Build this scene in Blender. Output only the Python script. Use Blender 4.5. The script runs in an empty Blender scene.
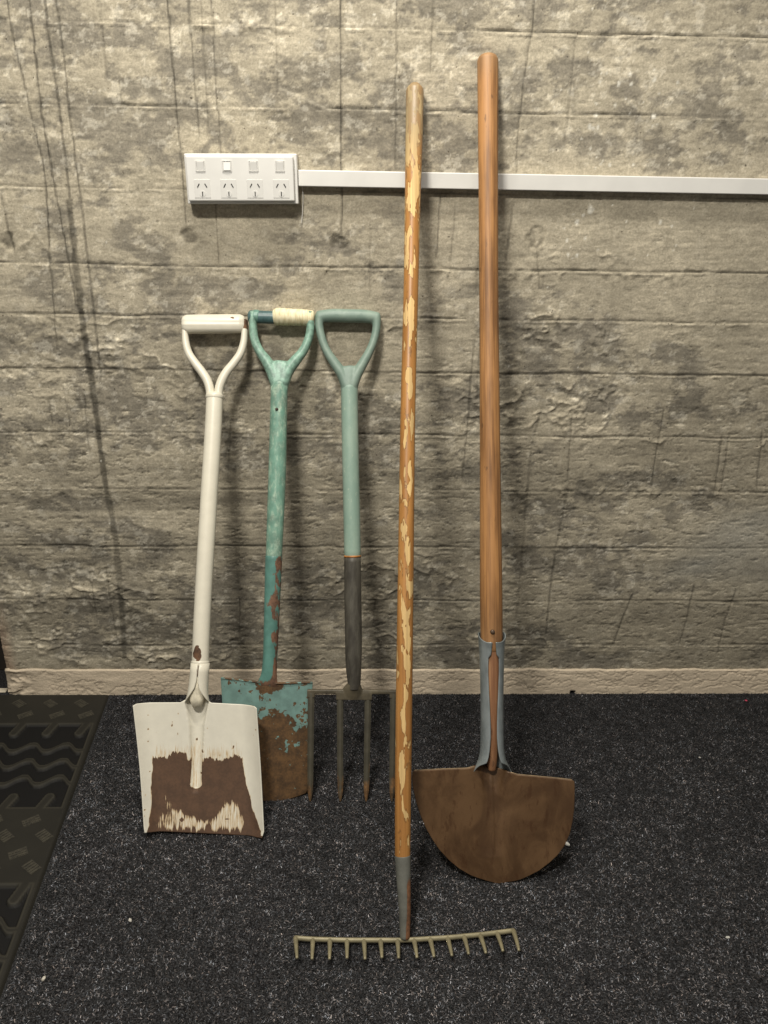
import bpy, math, random
import numpy as np
from mathutils import Matrix, Vector

S = bpy.context.scene
COL = S.collection
rng = np.random.RandomState(7)
random.seed(7)

# ------------------------------------------------------------------ camera
cam = bpy.data.objects.new('camera', bpy.data.cameras.new('camera'))
COL.objects.link(cam)
S.camera = cam
cam.data.sensor_fit = 'VERTICAL'; cam.data.sensor_height = 24.0; cam.data.lens = 18.75
cam.data.clip_start = 0.02
_r = Vector((0.99947222, -0.02791597, 0.0166127)); _u = Vector((-0.00503744, 0.37202008, 0.92821101)); _f = Vector((0.03209217, 0.92780481, -0.37168311))
cam.matrix_world = Matrix(((_r.x, _u.x, -_f.x, 0), (_r.y, _u.y, -_f.y, -1.6145), (_r.z, _u.z, -_f.z, 1.1140), (0, 0, 0, 1)))

# ------------------------------------------------------------------ world, lamps, exposure
w = bpy.data.worlds.new('world'); S.world = w; w.use_nodes = True
w.node_tree.nodes['Background'].inputs[0].default_value = (1.0, 0.95, 0.88, 1)
w.node_tree.nodes['Background'].inputs[1].default_value = 0.24

def area(name, loc, target, sx, sy, energy, color):
    l = bpy.data.lights.new(name, 'AREA'); l.shape = 'RECTANGLE'; l.size = sx; l.size_y = sy
    l.energy = energy; l.color = color
    o = bpy.data.objects.new(name, l); COL.objects.link(o); o.location = loc
    o.rotation_euler = (Vector(target) - Vector(loc)).to_track_quat('-Z', 'Y').to_euler()
    return o
area('ceiling_lamp_near', (-0.45, -1.72, 2.52), (0.0, -0.2, 0.5), 0.30, 0.14, 44, (1.0, 0.955, 0.87))
area('ceiling_lamp_wall', (-0.05, -0.52, 2.55), (0.0, -0.2, 0.6), 0.60, 0.14, 27, (1.0, 0.95, 0.86))

S.view_settings.view_transform = 'Standard'; S.view_settings.look = 'None'
S.view_settings.exposure = 0.0; S.view_settings.gamma = 1.0; S.view_settings.use_curve_mapping = False

# ------------------------------------------------------------------ helpers
def lin(c):
    c = np.asarray(c, float) / 255.0
    return np.where(c <= 0.04045, c / 12.92, ((c + 0.055) / 1.055) ** 2.4)
def L4(c):
    v = lin(c); return (float(v[0]), float(v[1]), float(v[2]), 1.0)

_lat = np.random.RandomState(3).rand(256, 256)
def vnoise(x, y):
    xi = np.floor(x).astype(int); yi = np.floor(y).astype(int)
    fx = x - xi; fy = y - yi; fx = fx * fx * (3 - 2 * fx); fy = fy * fy * (3 - 2 * fy)
    g = lambda a, b: _lat[a % 256, b % 256]
    return (g(xi, yi) * (1 - fx) + g(xi + 1, yi) * fx) * (1 - fy) + (g(xi, yi + 1) * (1 - fx) + g(xi + 1, yi + 1) * fx) * fy
def fbm(x, y, sx, sy=None, o=4, off=0.0, p=0.5):
    sy = sx if sy is None else sy
    r = 0; a = 0.5; t = 0
    for k in range(o):
        r = r + a * vnoise(x * sx + off + 17.3 * k, y * sy + off * 1.7 + 9.1 * k); t += a; a *= p; sx *= 2.03; sy *= 2.03
    return r / t
def sm(x, a, b):
    t = np.clip((x - a) / (b - a), 0, 1); return t * t * (3 - 2 * t)

def make(name, V, F, m, parent=None, smooth=True, col=None, wear=None):
    me = bpy.data.meshes.new(name)
    V = np.asarray(V, np.float32)
    if isinstance(F, np.ndarray):
        n, k = F.shape
        me.vertices.add(len(V)); me.vertices.foreach_set('co', V.ravel())
        me.loops.add(n * k); me.loops.foreach_set('vertex_index', F.astype(np.int32).ravel())
        me.polygons.add(n); me.polygons.foreach_set('loop_start', np.arange(0, n * k, k, dtype=np.int32))
        me.update(calc_edges=True)
    else:
        me.from_pydata([tuple(map(float, v)) for v in V], [], F); me.update()
    if smooth: me.polygons.foreach_set('use_smooth', np.ones(len(me.polygons), bool))
    if col is not None:
        a = me.color_attributes.new('Col', 'FLOAT_COLOR', 'POINT')
        c = np.ones((len(V), 4), np.float32); c[:, :3] = col; a.data.foreach_set('color', c.ravel())
    if wear is not None:
        a = me.attributes.new('wear', 'FLOAT', 'POINT'); a.data.foreach_set('value', np.asarray(wear, np.float32))
    if m is not None: me.materials.append(m)
    o = bpy.data.objects.new(name, me); COL.objects.link(o)
    if parent is not None: o.parent = parent
    return o
def struct(o): o['kind'] = 'structure'; return o
def tag(o, label, cat, group=None):
    o['label'] = label; o['category'] = cat
    if group: o['group'] = group
    return o
def frame(name, base, top):
    B = Vector(base); z = (Vector(top) - B).normalized()
    n = z.cross(Vector((1, 0, 0))).normalized(); x = n.cross(z)
    o = bpy.data.objects.new(name, None); o.empty_display_size = 0.05; COL.objects.link(o)
    z = z * 1.0035
    o.matrix_world = Matrix(((x.x, n.x, z.x, B.x), (x.y, n.y, z.y, B.y), (x.z, n.z, z.z, B.z), (0, 0, 0, 1)))
    return o
def empty(name, loc, rz=0):
    o = bpy.data.objects.new(name, None); o.empty_display_size = 0.05; COL.objects.link(o)
    o.location = loc; o.rotation_euler = (0, 0, rz); return o

def gridF(nr, nc, wrap=False, base=0):
    r = np.arange(nr - 1)[:, None]; c = np.arange(nc if wrap else nc - 1)[None, :]
    a = r * nc + c; b = r * nc + (c + 1) % nc; d = a + nc; e = b + nc
    return np.stack([a, b, e, d], -1).reshape(-1, 4) + base
def catmull(P, n):
    """smooth curve through the rows of P, chord-length parametrised so that uneven spacing does not overshoot"""
    P = np.asarray(P, float); t = np.concatenate([[0], np.cumsum(np.maximum(np.linalg.norm(np.diff(P[:, :3], axis=0), axis=1), 1e-6))])
    sl = np.diff(P, axis=0) / np.diff(t)[:, None]; M = np.empty_like(P); M[0] = sl[0]; M[-1] = sl[-1]
    if len(P) > 2:
        h = np.diff(t)[:, None]; M[1:-1] = (sl[:-1] * h[1:] + sl[1:] * h[:-1]) / (h[:-1] + h[1:])
        if P.shape[1] > 3:                                   # radii stay monotone between the given rings
            a_, b_ = sl[:-1, 3:], sl[1:, 3:]; lim = 3 * np.minimum(np.abs(a_), np.abs(b_))
            M[1:-1, 3:] = np.where(a_ * b_ > 0, np.clip(M[1:-1, 3:], -lim, lim), 0)
    out = []
    for i in range(len(P) - 1):
        h = t[i + 1] - t[i]
        for u in np.linspace(0, 1, n, endpoint=False):
            out.append((2 * u ** 3 - 3 * u ** 2 + 1) * P[i] + (u ** 3 - 2 * u ** 2 + u) * h * M[i] + (3 * u ** 2 - 2 * u ** 3) * P[i + 1] + (u ** 3 - u ** 2) * h * M[i + 1])
    out.append(P[-1]); return np.array(out)
def tube(P, ns=20, sub=1, ref=(0, 1, 0), round_ends=True):
    """P rows: x y z ra rb.  ra across, rb along ref"""
    P = np.asarray(P, float)
    if sub > 1: P = catmull(P, sub)
    C = P[:, :3]; T = np.gradient(C, axis=0); T /= np.linalg.norm(T, axis=1)[:, None]
    ref = np.asarray(ref, float)
    A = np.cross(ref[None, :], T); A /= np.linalg.norm(A, axis=1)[:, None]; B = np.cross(T, A)
    th = np.linspace(0, 2 * np.pi, ns, endpoint=False)
    V = C[:, None, :] + (np.cos(th)[None, :, None] * A[:, None, :] * P[:, 3][:, None, None] + np.sin(th)[None, :, None] * B[:, None, :] * P[:, 4][:, None, None])
    n = len(P); V = V.reshape(-1, 3); F = [tuple(f) for f in gridF(n, ns, True)]
    for end, s in ((0, -1), (n - 1, 1)):
        ring = list(range(end * ns, end * ns + ns)); rr = min(P[end, 3], P[end, 4])
        if round_ends:
            prev = ring
            for k in (1, 2):
                a = k * np.pi / 6.5; new = []
                c0 = C[end] + s * T[end] * rr * 0.5 * np.sin(a)
                for j in range(ns):
                    new.append(len(V) + j)
                V = np.vstack([V, c0 + (V[ring] - C[end]) * np.cos(a)])
                for j in range(ns):
                    q = (prev[j], prev[(j + 1) % ns], new[(j + 1) % ns], new[j]); F.append(q if s > 0 else q[::-1])
                prev = new
            ring = prev
        V = np.vstack([V, V[ring].mean(0)]); c = len(V) - 1
        for j in range(ns):
            q = (ring[j], ring[(j + 1) % ns], c); F.append(q if s > 0 else q[::-1])
    return V, F
def square_bar(P, hw, hh, ref):
    P = np.asarray(P, float); T = np.gradient(P, axis=0); T /= np.linalg.norm(T, axis=1)[:, None]
    A = np.cross(np.asarray(ref, float)[None], T); A /= np.linalg.norm(A, axis=1)[:, None]; B = np.cross(T, A)
    hw = np.broadcast_to(hw, len(P))[:, None]; hh = np.broadcast_to(hh, len(P))[:, None]
    k_ = .35
    ring = [(1, k_), (k_, 1), (-k_, 1), (-1, k_), (-1, -k_), (-k_, -1), (k_, -1), (1, -k_)]
    V = np.stack([P + A * hw * a + B * hh * b for a, b in ring], 1).reshape(-1, 3)
    F = [tuple(f) for f in gridF(len(P), 8, True)] + [tuple(range(8))[::-1], tuple(range((len(P) - 1) * 8, len(P) * 8))]
    return V, F
def join(*VF):
    Vs = []; Fs = []; b = 0
    for V, F in VF:
        Vs.append(np.asarray(V, float)); Fs += [tuple(int(i) + b for i in f) for f in F]; b += len(V)
    return np.vstack(Vs), Fs
def box(x0, x1, y0, y1, z0, z1):
    V = [(x, y, z) for z in (z0, z1) for y in (y0, y1) for x in (x0, x1)]
    return np.array(V, float), [(0, 2, 3, 1), (4, 5, 7, 6), (0, 1, 5, 4), (2, 6, 7, 3), (0, 4, 6, 2), (1, 3, 7, 5)]
def bevel(o, wd=0.001, seg=2):
    m = o.modifiers.new('bevel', 'BEVEL'); m.width = wd; m.segments = seg; m.limit_method = 'ANGLE'; return o
def solid(o, t, off=-1):
    m = o.modifiers.new('solid', 'SOLIDIFY'); m.thickness = t; m.offset = off; return o
def fuse(o, vox=0.0012, it=4):
    m = o.modifiers.new('remesh', 'REMESH'); m.mode = 'VOXEL'; m.voxel_size = vox; m.use_smooth_shade = True
    m = o.modifiers.new('smooth', 'SMOOTH'); m.factor = 0.6; m.iterations = it; return o

# ------------------------------------------------------------------ material helper
class Mt:
    def __init__(s, name, rough=0.6, metal=0.0, spec=0.5):
        s.m = bpy.data.materials.new(name); s.m.use_nodes = True; s.t = s.m.node_tree
        s.p = s.t.nodes['Principled BSDF']; s.p.inputs['Roughness'].default_value = rough
        s.p.inputs['Metallic'].default_value = metal; s.p.inputs['Specular IOR Level'].default_value = spec
        s.tc = s.t.nodes.new('ShaderNodeTexCoord')
    def ln(s, a, b): s.t.links.new(a, b)
    def val(s, sock, v):
        if hasattr(v, 'default_value') or hasattr(v, 'links'): s.ln(v, sock)
        else: sock.default_value = v
    def noise(s, scale, detail=4, rough=0.55, vec=(1, 1, 1), loc=(0, 0, 0), dist=0):
        mp = s.t.nodes.new('ShaderNodeMapping'); mp.inputs['Scale'].default_value = vec; mp.inputs['Location'].default_value = loc
        s.ln(s.tc.outputs['Object'], mp.inputs['Vector'])
        n = s.t.nodes.new('ShaderNodeTexNoise'); n.inputs['Scale'].default_value = scale; n.inputs['Detail'].default_value = detail
        n.inputs['Roughness'].default_value = rough; n.inputs['Distortion'].default_value = dist
        s.ln(mp.outputs[0], n.inputs['Vector']); return n.outputs['Fac']
    def math(s, op, a, b=0.0, c=0.0, clamp=False):
        n = s.t.nodes.new('ShaderNodeMath'); n.operation = op; n.use_clamp = clamp
        s.val(n.inputs[0], a); s.val(n.inputs[1], b)
        s.val(n.inputs[2], c); return n.outputs[0]
    def step(s, v, lo, hi, a=0.0, b=1.0):
        n = s.t.nodes.new('ShaderNodeMapRange'); n.interpolation_type = 'SMOOTHSTEP'
        s.val(n.inputs[0], v); n.inputs[1].default_value = lo; n.inputs[2].default_value = hi
        n.inputs[3].default_value = a; n.inputs[4].default_value = b; return n.outputs[0]
    def mix(s, f, a, b, mode='MIX'):
        n = s.t.nodes.new('ShaderNodeMix'); n.data_type = 'RGBA'; n.blend_type = mode
        s.val(n.inputs[0], f); s.val(n.inputs[6], a); s.val(n.inputs[7], b); return n.outputs[2]
    def attr(s, name, fac=False):
        n = s.t.nodes.new('ShaderNodeAttribute'); n.attribute_name = name; return n.outputs['Fac' if fac else 'Color']
    def color(s, c): s.val(s.p.inputs['Base Color'], c); return s
    def roughness(s, v): s.val(s.p.inputs['Roughness'], v); return s
    def bump(s, h, strength=0.3, dist=0.001):
        n = s.t.nodes.new('ShaderNodeBump'); n.inputs['Strength'].default_value = strength; n.inputs['Distance'].default_value = dist
        s.ln(h, n.inputs['Height']); s.ln(n.outputs[0], s.p.inputs['Normal']); return s

def plain(name, c, rough=0.5, metal=0.0, var=0.12, scale=60):
    k = Mt(name, rough, metal); n = k.noise(scale, 4)
    k.color(k.mix(k.step(n, 0.3, 0.7), L4([v * (1 - var) for v in c]), L4([min(255, v * (1 + var)) for v in c]))); k.bump(n, 0.15, 0.0008)
    return k.m

# wall: vertex colour plus fine grain
k = Mt('concrete', 0.93, 0, 0.2)
n1 = k.noise(240, 5, 0.7); n2 = k.noise(90, 5, 0.65, (0.5, 1, 1)); n3 = k.noise(420, 3, 0.6)
g = k.math('MULTIPLY_ADD', n1, 1.3, 0.35); g2 = k.math('MULTIPLY_ADD', n2, 0.8, 0.6)
g = k.math('MULTIPLY', g, g2)
pit = k.step(k.noise(150, 1.0, 0.4, (1, 1, 1), (3, 1, 4)), 0.74, 0.79)
cc = k.mix(1.0, k.attr('Col'), g, 'MULTIPLY')
k.color(k.mix(k.math('MULTIPLY', pit, 0.75), cc, L4((70, 62, 50))))
k.bump(k.math('SUBTRACT', k.math('ADD', k.math('MULTIPLY', n3, .8), k.math('MULTIPLY', n2, .6)), k.math('MULTIPLY', pit, 1.0)), 0.4, 0.0018)
M_CONC = k.m
k = Mt('plinth_render', 0.85, 0, 0.25)
n1 = k.noise(130, 5, 0.6, (0.6, 1, 1)); n2 = k.noise(300, 3)
k.color(k.mix(1.0, k.attr('Col'), k.math('MULTIPLY_ADD', n2, 0.5, 0.75), 'MULTIPLY')); k.bump(k.math('ADD', n1, k.math('MULTIPLY', n2, 0.4)), 0.7, 0.002)
M_PLINTH = k.m
k = Mt('carpet_backing', 0.95, 0, 0.1)
n1 = k.noise(330, 3, 0.7); n2 = k.noise(40, 3)
k.color(k.mix(k.step(n1, 0.35, 0.75), L4((22, 22, 23)), L4((74, 74, 75)))); k.bump(n1, 0.8, 0.002)
M_CARPET = k.m
k = Mt('carpet_fibre', 0.9, 0, 0.15); k.color(k.attr('Col')); M_FIBRE = k.m
M_WHITE = plain('white_plastic', (222, 220, 214), 0.38, 0, 0.015, 20)
M_WHITE2 = plain('white_trunking', (218, 216, 212), 0.42, 0, 0.015, 20)
M_SLOT = plain('socket_slot_dark', (30, 28, 26), 0.7)
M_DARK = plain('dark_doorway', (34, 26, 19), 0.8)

# ------------------------------------------------------------------ wall_back (board-marked concrete)
JZ = [1.513, 1.38, 1.251, 1.113, 0.977, 0.882, 0.774, 0.641, 0.518, 0.384, 0.251, 0.133]
XL = -0.818
xs = np.concatenate([np.arange(XL, 1.16, 0.0025), np.arange(1.17, 2.4, 0.02)])
zs = np.concatenate([np.arange(0.055, 1.54, 0.0025), np.arange(1.56, 2.62, 0.02)])
X, Z = np.meshgrid(xs, zs)
D = np.zeros_like(X)                                         # relief towards the viewer, metres
wob = (fbm(X, Z * 0, 6, 1, 3, 5) - 0.5)
base = np.ones(X.shape + (3,)) * lin((171, 162, 142))
tone = np.ones_like(X)
# each board's own height and tint
zz = Z + 0.004 * wob
for i, (a, b) in enumerate(zip([2.7] + JZ, JZ + [0.0])):
    r = np.random.RandomState(40 + i); inn = (zz <= a) & (zz > b)
    D += inn * r.uniform(-0.0006, 0.0006); tone *= np.where(inn, 1 + r.uniform(-0.04, 0.05), 1)
tone *= 1 - 0.17 * sm(Z, 0.95, 0.45)  # fall-off of light towards the floor, painted into the wall tone
# broad streaks along the boards, wood-grain lines, blotches, sand
low = sm(Z, 1.0, 0.6)
st = fbm(X, Z, 2.6, 19, 6, 11, .6); tone *= 1 + 0.62 * (st - 0.5) * (0.6 + 1.1 * low)
gn = fbm(X, Z + .003 * fbm(X, Z, 6, 6, 2), 5, 230, 3, 21, .6); tone *= 1 + (0.10 + 0.22 * low * sm(fbm(X, Z, 3, 9, 3, 77), .42, .6)) * (gn - 0.5) * 2
bl = fbm(X, Z, 8, 12, 7, 31, .72); tone *= 1 + 0.62 * (bl - 0.5)
b2 = fbm(X, Z, 45, 70, 4, 36, .8); tone *= 1 + 0.42 * (b2 - 0.5)
tone *= 1 + 0.11 * (np.random.RandomState(2).rand(*X.shape) - .5)
# grey scummy mottling where the cement skin has worn
wreg = sm(fbm(X, Z, 2.3, 5, 3, 91), 0.40, 0.62)
for (px, pz, rx, rz) in ((0.45, 1.25, .12, .03), (0.6, 1.20, .14, .04), (.62, 1.32, .25, .03), (.85, 1.25, .2, .06), (0.57, 0.475, .25, .04), (0.45, 0.43, .14, .03), (0.60, 0.29, .16, .05), (0.72, 0.49, .14, .03), (-0.20, 1.20, .07, .03), (-0.40, 1.17, .06, .03), (-0.42, 1.36, .14, .02), (-.4, 1.31, .10, .02), (0.02, 0.46, .2, .03), (-0.65, 0.49, .18, .03), (-.25, 1.36, .14, .03), (-.05, 1.40, .2, .02), (-.7, 1.17, .1, .03), (-.2, 1.31, .06, .04), (-.2, 1.21, .25, .012)):
    wreg = np.maximum(wreg, np.exp(-((X - px) / rx) ** 2 - ((Z - pz) / rz) ** 2))
wn = fbm(X, Z, 16, 26, 7, 71, .72)
worn = sm(wn + .16 * (wreg - .62), 0.49, 0.62) * np.clip(wreg * 1.5, 0, 1) * (.55 + .9 * fbm(X, Z, 60, 90, 4, 33, .7))
grey = lin((112, 107, 97)) / lin((171, 162, 142))
lime = sm(fbm(X, Z, 50, 60, 5, 101, .7), 0.585, 0.65) * (0.25 + .75 * wreg)
D -= 0.0006 * worn
D += 0.0016 * (fbm(X, Z, 9, 14, 6, 41, .55) - 0.5) + 0.0014 * (fbm(X, Z, 60, 110, 4, 14, .75) - 0.5) + .0006 * (gn - .5)
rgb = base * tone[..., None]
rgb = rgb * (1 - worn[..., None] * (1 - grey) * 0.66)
rgb = rgb + lime[..., None] * 0.22 * lin((215, 210, 195))
# board joints: a nick, with a raised and broken lip of grout
for i, z0 in enumerate(JZ):
    off = 0.0045 * (fbm(X, Z * 0, 9, 1, 6, 13 * i, .6) - 0.5) * 2; d = Z - (z0 + off)
    s_ = sm(fbm(X, Z * 0, 8, 1, 4, 7 * i + 3), 0.28, 0.55); wd = 0.0012 + 0.0012 * s_ * fbm(X, Z * 0, 50, 1, 3, 5 * i)
    gr = np.exp(-(d / wd) ** 2) * (0.35 + 0.65 * s_) * (.35 + .9 * fbm(X, Z, 45, 45, 3, 2 * i))
    lip = np.exp(-((d + 0.0045) / 0.0022) ** 2) * sm(fbm(X, Z, 26, 26, 5, 5 * i + 60, .65), 0.50, 0.62)
    D += -0.0028 * gr + 0.0016 * lip
    rgb = rgb * (1 - (.80 - .10 * low[..., None]) * gr[..., None]) * (1 + 0.12 * lip[..., None])
    # a ledge: the board below stands a touch prouder
    D += 0.0008 * ((i % 3) - 1) * sm(-d, -0.002, 0.002) * sm(d, -0.03, -0.002)
# small horizontal chips, darkened in colour, with a highlight painted on the lower lip
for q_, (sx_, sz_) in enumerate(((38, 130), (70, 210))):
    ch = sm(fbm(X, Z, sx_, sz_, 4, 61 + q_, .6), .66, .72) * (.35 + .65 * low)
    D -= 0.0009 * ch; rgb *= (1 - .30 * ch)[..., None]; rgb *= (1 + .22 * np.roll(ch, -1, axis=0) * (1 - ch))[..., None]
# chipped, crawled patches
rough = np.zeros_like(X)
for (px, pz, rx, rz) in ((-0.516, 0.81, .09, .05), (-0.46, 0.77, .10, .04), (-0.63, 0.75, .08, .03), (-0.45, 0.70, .10, .045), (-0.57, 0.62, .2, .015), (-0.665, 1.01, .05, .02), (-.69, .17, .15, .06), (-0.6, 0.27, .15, .05), (0.15, .87, .3, .02), (-.2, .87, .5, .012), (0.40, 0.86, .1, .04), (0.42, 1.0, .05, .02), (.1, .15, .5, .02), (-.5, .10, .4, .02), (0.1, 0.3, .2, .06), (0.55, .52, .3, .012), (-.35, 1.38, .2, .01), (.1, .97, .5, .008), (.75, .63, .2, .01), (.3, .70, .3, .05)):
    rough = np.maximum(rough, np.exp(-((X - px) / rx) ** 2 - ((Z - pz) / rz) ** 2))
ridge = 1 - np.abs(fbm(X, Z, 26, 34, 3, 3) * 2 - 1) * 5
ridge = np.clip(ridge, 0, 1) * sm(fbm(X, Z, 14, 14, 3, 83), 0.42, 0.58)
rr = ridge * np.clip(rough * 1.2 + 0.12, 0, 1)
D += 0.0045 * rr; sh = np.roll(rr, 2, axis=0)
rgb = rgb * (1 + 0.14 * rr[..., None])
# shrinkage cracks and dark runs of damp, hanging plumb
RUNS = [([(-.609, 1.55), (-.605, 1.356), (-.597, 1.294), (-.590, 1.223), (-.581, 1.157), (-.581, 1.098), (-.590, 1.0)], 2.2, .5),
 ([(-.566, 1.55), (-.569, 1.334), (-.572, 1.24), (-.568, 1.174), (-.565, 1.107), (-.561, 1.063), (-.558, 1.0), (-.554, .946), (-.55, .889)], 2.2, .5),
 ([(-.544, 1.55), (-.542, 1.342), (-.539, 1.272), (-.539, 1.15), (-.540, 1.06)], 4.0, .45),
 ([(-.540, 1.09), (-.543, 1.0), (-.544, .937), (-.543, .831), (-.539, .731), (-.539, .647), (-.537, .514)], 13, .50),
 ([(-.537, .53), (-.529, .398), (-.533, .25), (-.540, .093)], 14.0, .42),
 ([(-.524, 1.55), (-.521, 1.365), (-.521, 1.288), (-.522, 1.216), (-.521, 1.133), (-.518, 1.082)], 2.0, .45),
 ([(-.520, 1.09), (-.519, 1.0), (-.519, .918), (-.519, .822), (-.521, .75)], 4.2, .40),
 ([(-.333, 1.55), (-.332, 1.346), (-.331, 1.244), (-.328, 1.153), (-.328, 1.049)], 1.8, .5),
 ([(-.299, 1.55), (-.296, 1.339), (-.293, 1.2)], 1.8, .4), ([(-.275, 1.55), (-.276, 1.2)], 1.2, .3), ([(-.258, 1.55), (-.257, 1.325), (-.256, 1.1)], 1.4, .38),
 ([(-.036, 1.55), (-.035, 1.329), (-.035, 1.184), (-.034, 1.036)], 1.7, .5), ([(.061, 1.55), (.063, 1.331), (.066, 1.15)], 1.4, .4),
 ([(-.15, 1.55), (-.148, 1.3), (-.15, 1.25)], 1.1, .22), ([(-.45, 1.39), (-.448, 1.28)], 4, .2),
 ([(.127, 1.55), (.124, 1.309)], 1.6, .35), ([(.301, 1.55), (.301, 1.382), (.294, 1.32), (.289, 1.223), (.291, 1.12)], 2.0, .42),
 ([(.380, 1.37), (.378, 1.2)], 1.5, .25), ([(-.592, 1.0), (-.593, .927), (-.601, .811)], 1.8, .4), ([(-.68, 1.2), (-.672, 1.08)], 1.6, .35), ([(-.665, 1.10), (-.66, 1.03), (-.655, .99)], 4.5, .35),
 ([(-.559, .72), (-.561, .646), (-.562, .603)], 2.2, .35), ([(-.632, .709), (-.631, .657)], 1.6, .35), ([(-.598, .709), (-.595, .657)], 1.8, .35),
 ([(-.595, .32), (-.593, .25), (-.593, .199)], 1.8, .3), ([(-.557, .33), (-.556, .225), (-.553, .147)], 2.0, .35),
 ([(.445, .688), (.451, .544)], 2.4, .4), ([(.454, .521), (.439, .378)], 4, .28), ([(.440, .366), (.438, .252), (.439, .16)], 3.5, .35), ([(.38, .70), (.366, .62), (.366, .497), (.367, .353), (.366, .2)], 5.0, .22),
 ([(.638, .70), (.635, .613), (.635, .526)], 2.2, .38), ([(.77, .645), (.776, .523)], 2.4, .38), ([(.785, .645), (.79, .523)], 2.4, .3), ([(.768, .291), (.764, .2), (.758, .133)], 3.4, .34), ([(.867, .279), (.856, .2), (.853, .106)], 3.2, .32), ([(.854, .659), (.869, .523)], 2.6, .36), ([(.63, .27), (.612, .2), (.60, .133)], 3.2, .40),
 ([(.231, .84), (.226, .631), (.222, .542)], 2.2, .35), ([(.243, .841), (.244, .718)], 2.0, .3), ([(.341, 1.014), (.355, .939)], 1.8, .3), ([(.151, 1.11), (.148, .993)], 1.8, .35), ([(.18, 1.093), (.175, .984)], 1.8, .3), ([(.235, 1.12), (.229, .938)], 5, .22), ([(.29, 1.10), (.283, .99)], 4.0, .3),
 ([(-.264, .67), (-.276, .561)], 1.8, .3), ([(.039, .251), (.035, .187)], 1.6, .35), ([(-.267, .251), (-.272, .16)], 1.8, .35), ([(.87, 1.15), (.868, 1.0)], 2.0, .3), ([(-.27, 1.10), (-.27, .98)], 1.6, .3), ([(0.02, 1.05), (0.02, .92)], 1.6, .25), ([(1.0, .6), (1.01, .4)], 3, .3)]
dark = np.zeros_like(X)
for pts, wmm, a in RUNS:
    pz = np.array([p[1] for p in pts])[::-1]; px = np.array([p[0] for p in pts])[::-1]
    c = np.interp(Z, pz, px) + 0.0012 * (vnoise(Z * 60, Z * 0 + pts[0][0] * 50) - 0.5) * 2
    wl = wmm * 0.001 * 0.5 * (0.75 + 0.6 * vnoise(Z * 45, Z * 0 + 3))
    e = sm(np.abs(X - c), wl + 0.0016, wl * 0.55) * sm(Z, pz[0] - 0.006, pz[0] + 0.01) * sm(Z, pz[-1] + 0.006, pz[-1] - 0.004)
    dark = np.maximum(dark, e * a * (0.7 + 0.6 * fbm(X, Z, 60, 18, 2, 5)))
    D -= e * 0.0010 * min(1, 3 / wmm)
rgb *= (1 - 1.15 * np.clip(dark, 0, .8))[..., None]
# plugged tie holes
for (px, pz, r_) in ((-.322, 1.028, .019), (-.038, 1.021, .018), (.337, 1.036, .022), (-.665, 1.015, .018)):
    d = np.hypot(X - px, Z - pz) + 0.008 * (fbm(X, Z, 60, 60, 3) - 0.5) * 2
    e = sm(d, r_, r_ * 0.6); D -= 0.0035 * e * fbm(X, Z, 70, 70, 3, 8) * 1.6; rgb *= (1 - 0.42 * e * sm(fbm(X, Z, 50, 50, 4, 28), .35, .55))[..., None]
# white paint flecks
fl = np.random.RandomState(5)
SPL = [(.438, 1.088, 7), (.425, 1.079, 4), (.415, 1.066, 5), (.399, 1.033, 3.5), (.404, 1.006, 3.5), (.434, 1.038, 3), (.421, 1.006, 3), (.466, 1.302, 3.5), (.485, 1.318, 3), (.488, 1.302, 4), (.53, 1.31, 3.5), (.537, 1.25, 6), (.43, 1.249, 4), (.436, 1.231, 3), (.421, 1.23, 4), (.428, 1.228, 3), (.466, 1.167, 2.5), (.51, 1.168, 2.5), (.575, 1.069, 3), (.599, 1.062, 2.5)]
for _ in range(46): SPL.append((fl.normal(.47, .09), fl.uniform(1.0, 1.33), fl.uniform(1, 2)))
for _ in range(50): SPL.append((fl.uniform(-.8, 1.1), fl.uniform(.15, 1.5), fl.uniform(.8, 1.6)))
for (a, b, r_) in SPL:
    r_ *= 0.001
    ix = slice(*np.searchsorted(xs, (a - 3 * r_ - .003, a + 3 * r_ + .003))); iz = slice(*np.searchsorted(zs, (b - 3 * r_ - .003, b + 3 * r_ + .003)))
    xx = X[iz, ix]; z_ = Z[iz, ix]
    e = sm(np.hypot(xx - a, (z_ - b) * fl.uniform(.6, 1.1)) + 0.5 * r_ * (fbm(xx, z_, 200, 200, 2) * 2 - 1), r_ * 0.8 + .0012, r_ * 0.4)[..., None] * 0.8
    rgb[iz, ix] = rgb[iz, ix] * (1 - e) + e * lin((222, 218, 204))
# scratches, a bluish wipe of old paint low on the right
def seg(a, b, wd):
    ax, az = a; bx, bz = b; t = np.clip(((X - ax) * (bx - ax) + (Z - az) * (bz - az)) / ((bx - ax) ** 2 + (bz - az) ** 2), 0, 1)
    return np.exp(-(np.hypot(X - ax - t * (bx - ax), Z - az - t * (bz - az)) / wd) ** 2)
for a, b in (((-.144, 1.283), (-.055, 1.249)), ((-.17, .56), (-.08, .51)), ((-.62, 1.24), (-.56, 1.20)), ((.29, 1.19), (.37, 1.155)), ((-.33, .60), (-.27, .55))):
    e = seg(a, b, .0022)[..., None] * 0.35; rgb = rgb * (1 - e) + e * lin((214, 205, 184))
for (px, pz, rx, rz, a) in ((.86, .42, .12, .05, .6), (.76, .335, .10, .03, .4), (.95, .35, .12, .05, .4)):
    e = (np.exp(-((X - px) / rx) ** 2 - ((Z - pz - 0.25 * (X - px)) / rz) ** 2) * a * (0.35 + fbm(X, Z, 12, 30, 4, 19)))[..., None]
    rgb = rgb * (1 - e) + e * lin((150, 150, 144))
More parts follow.
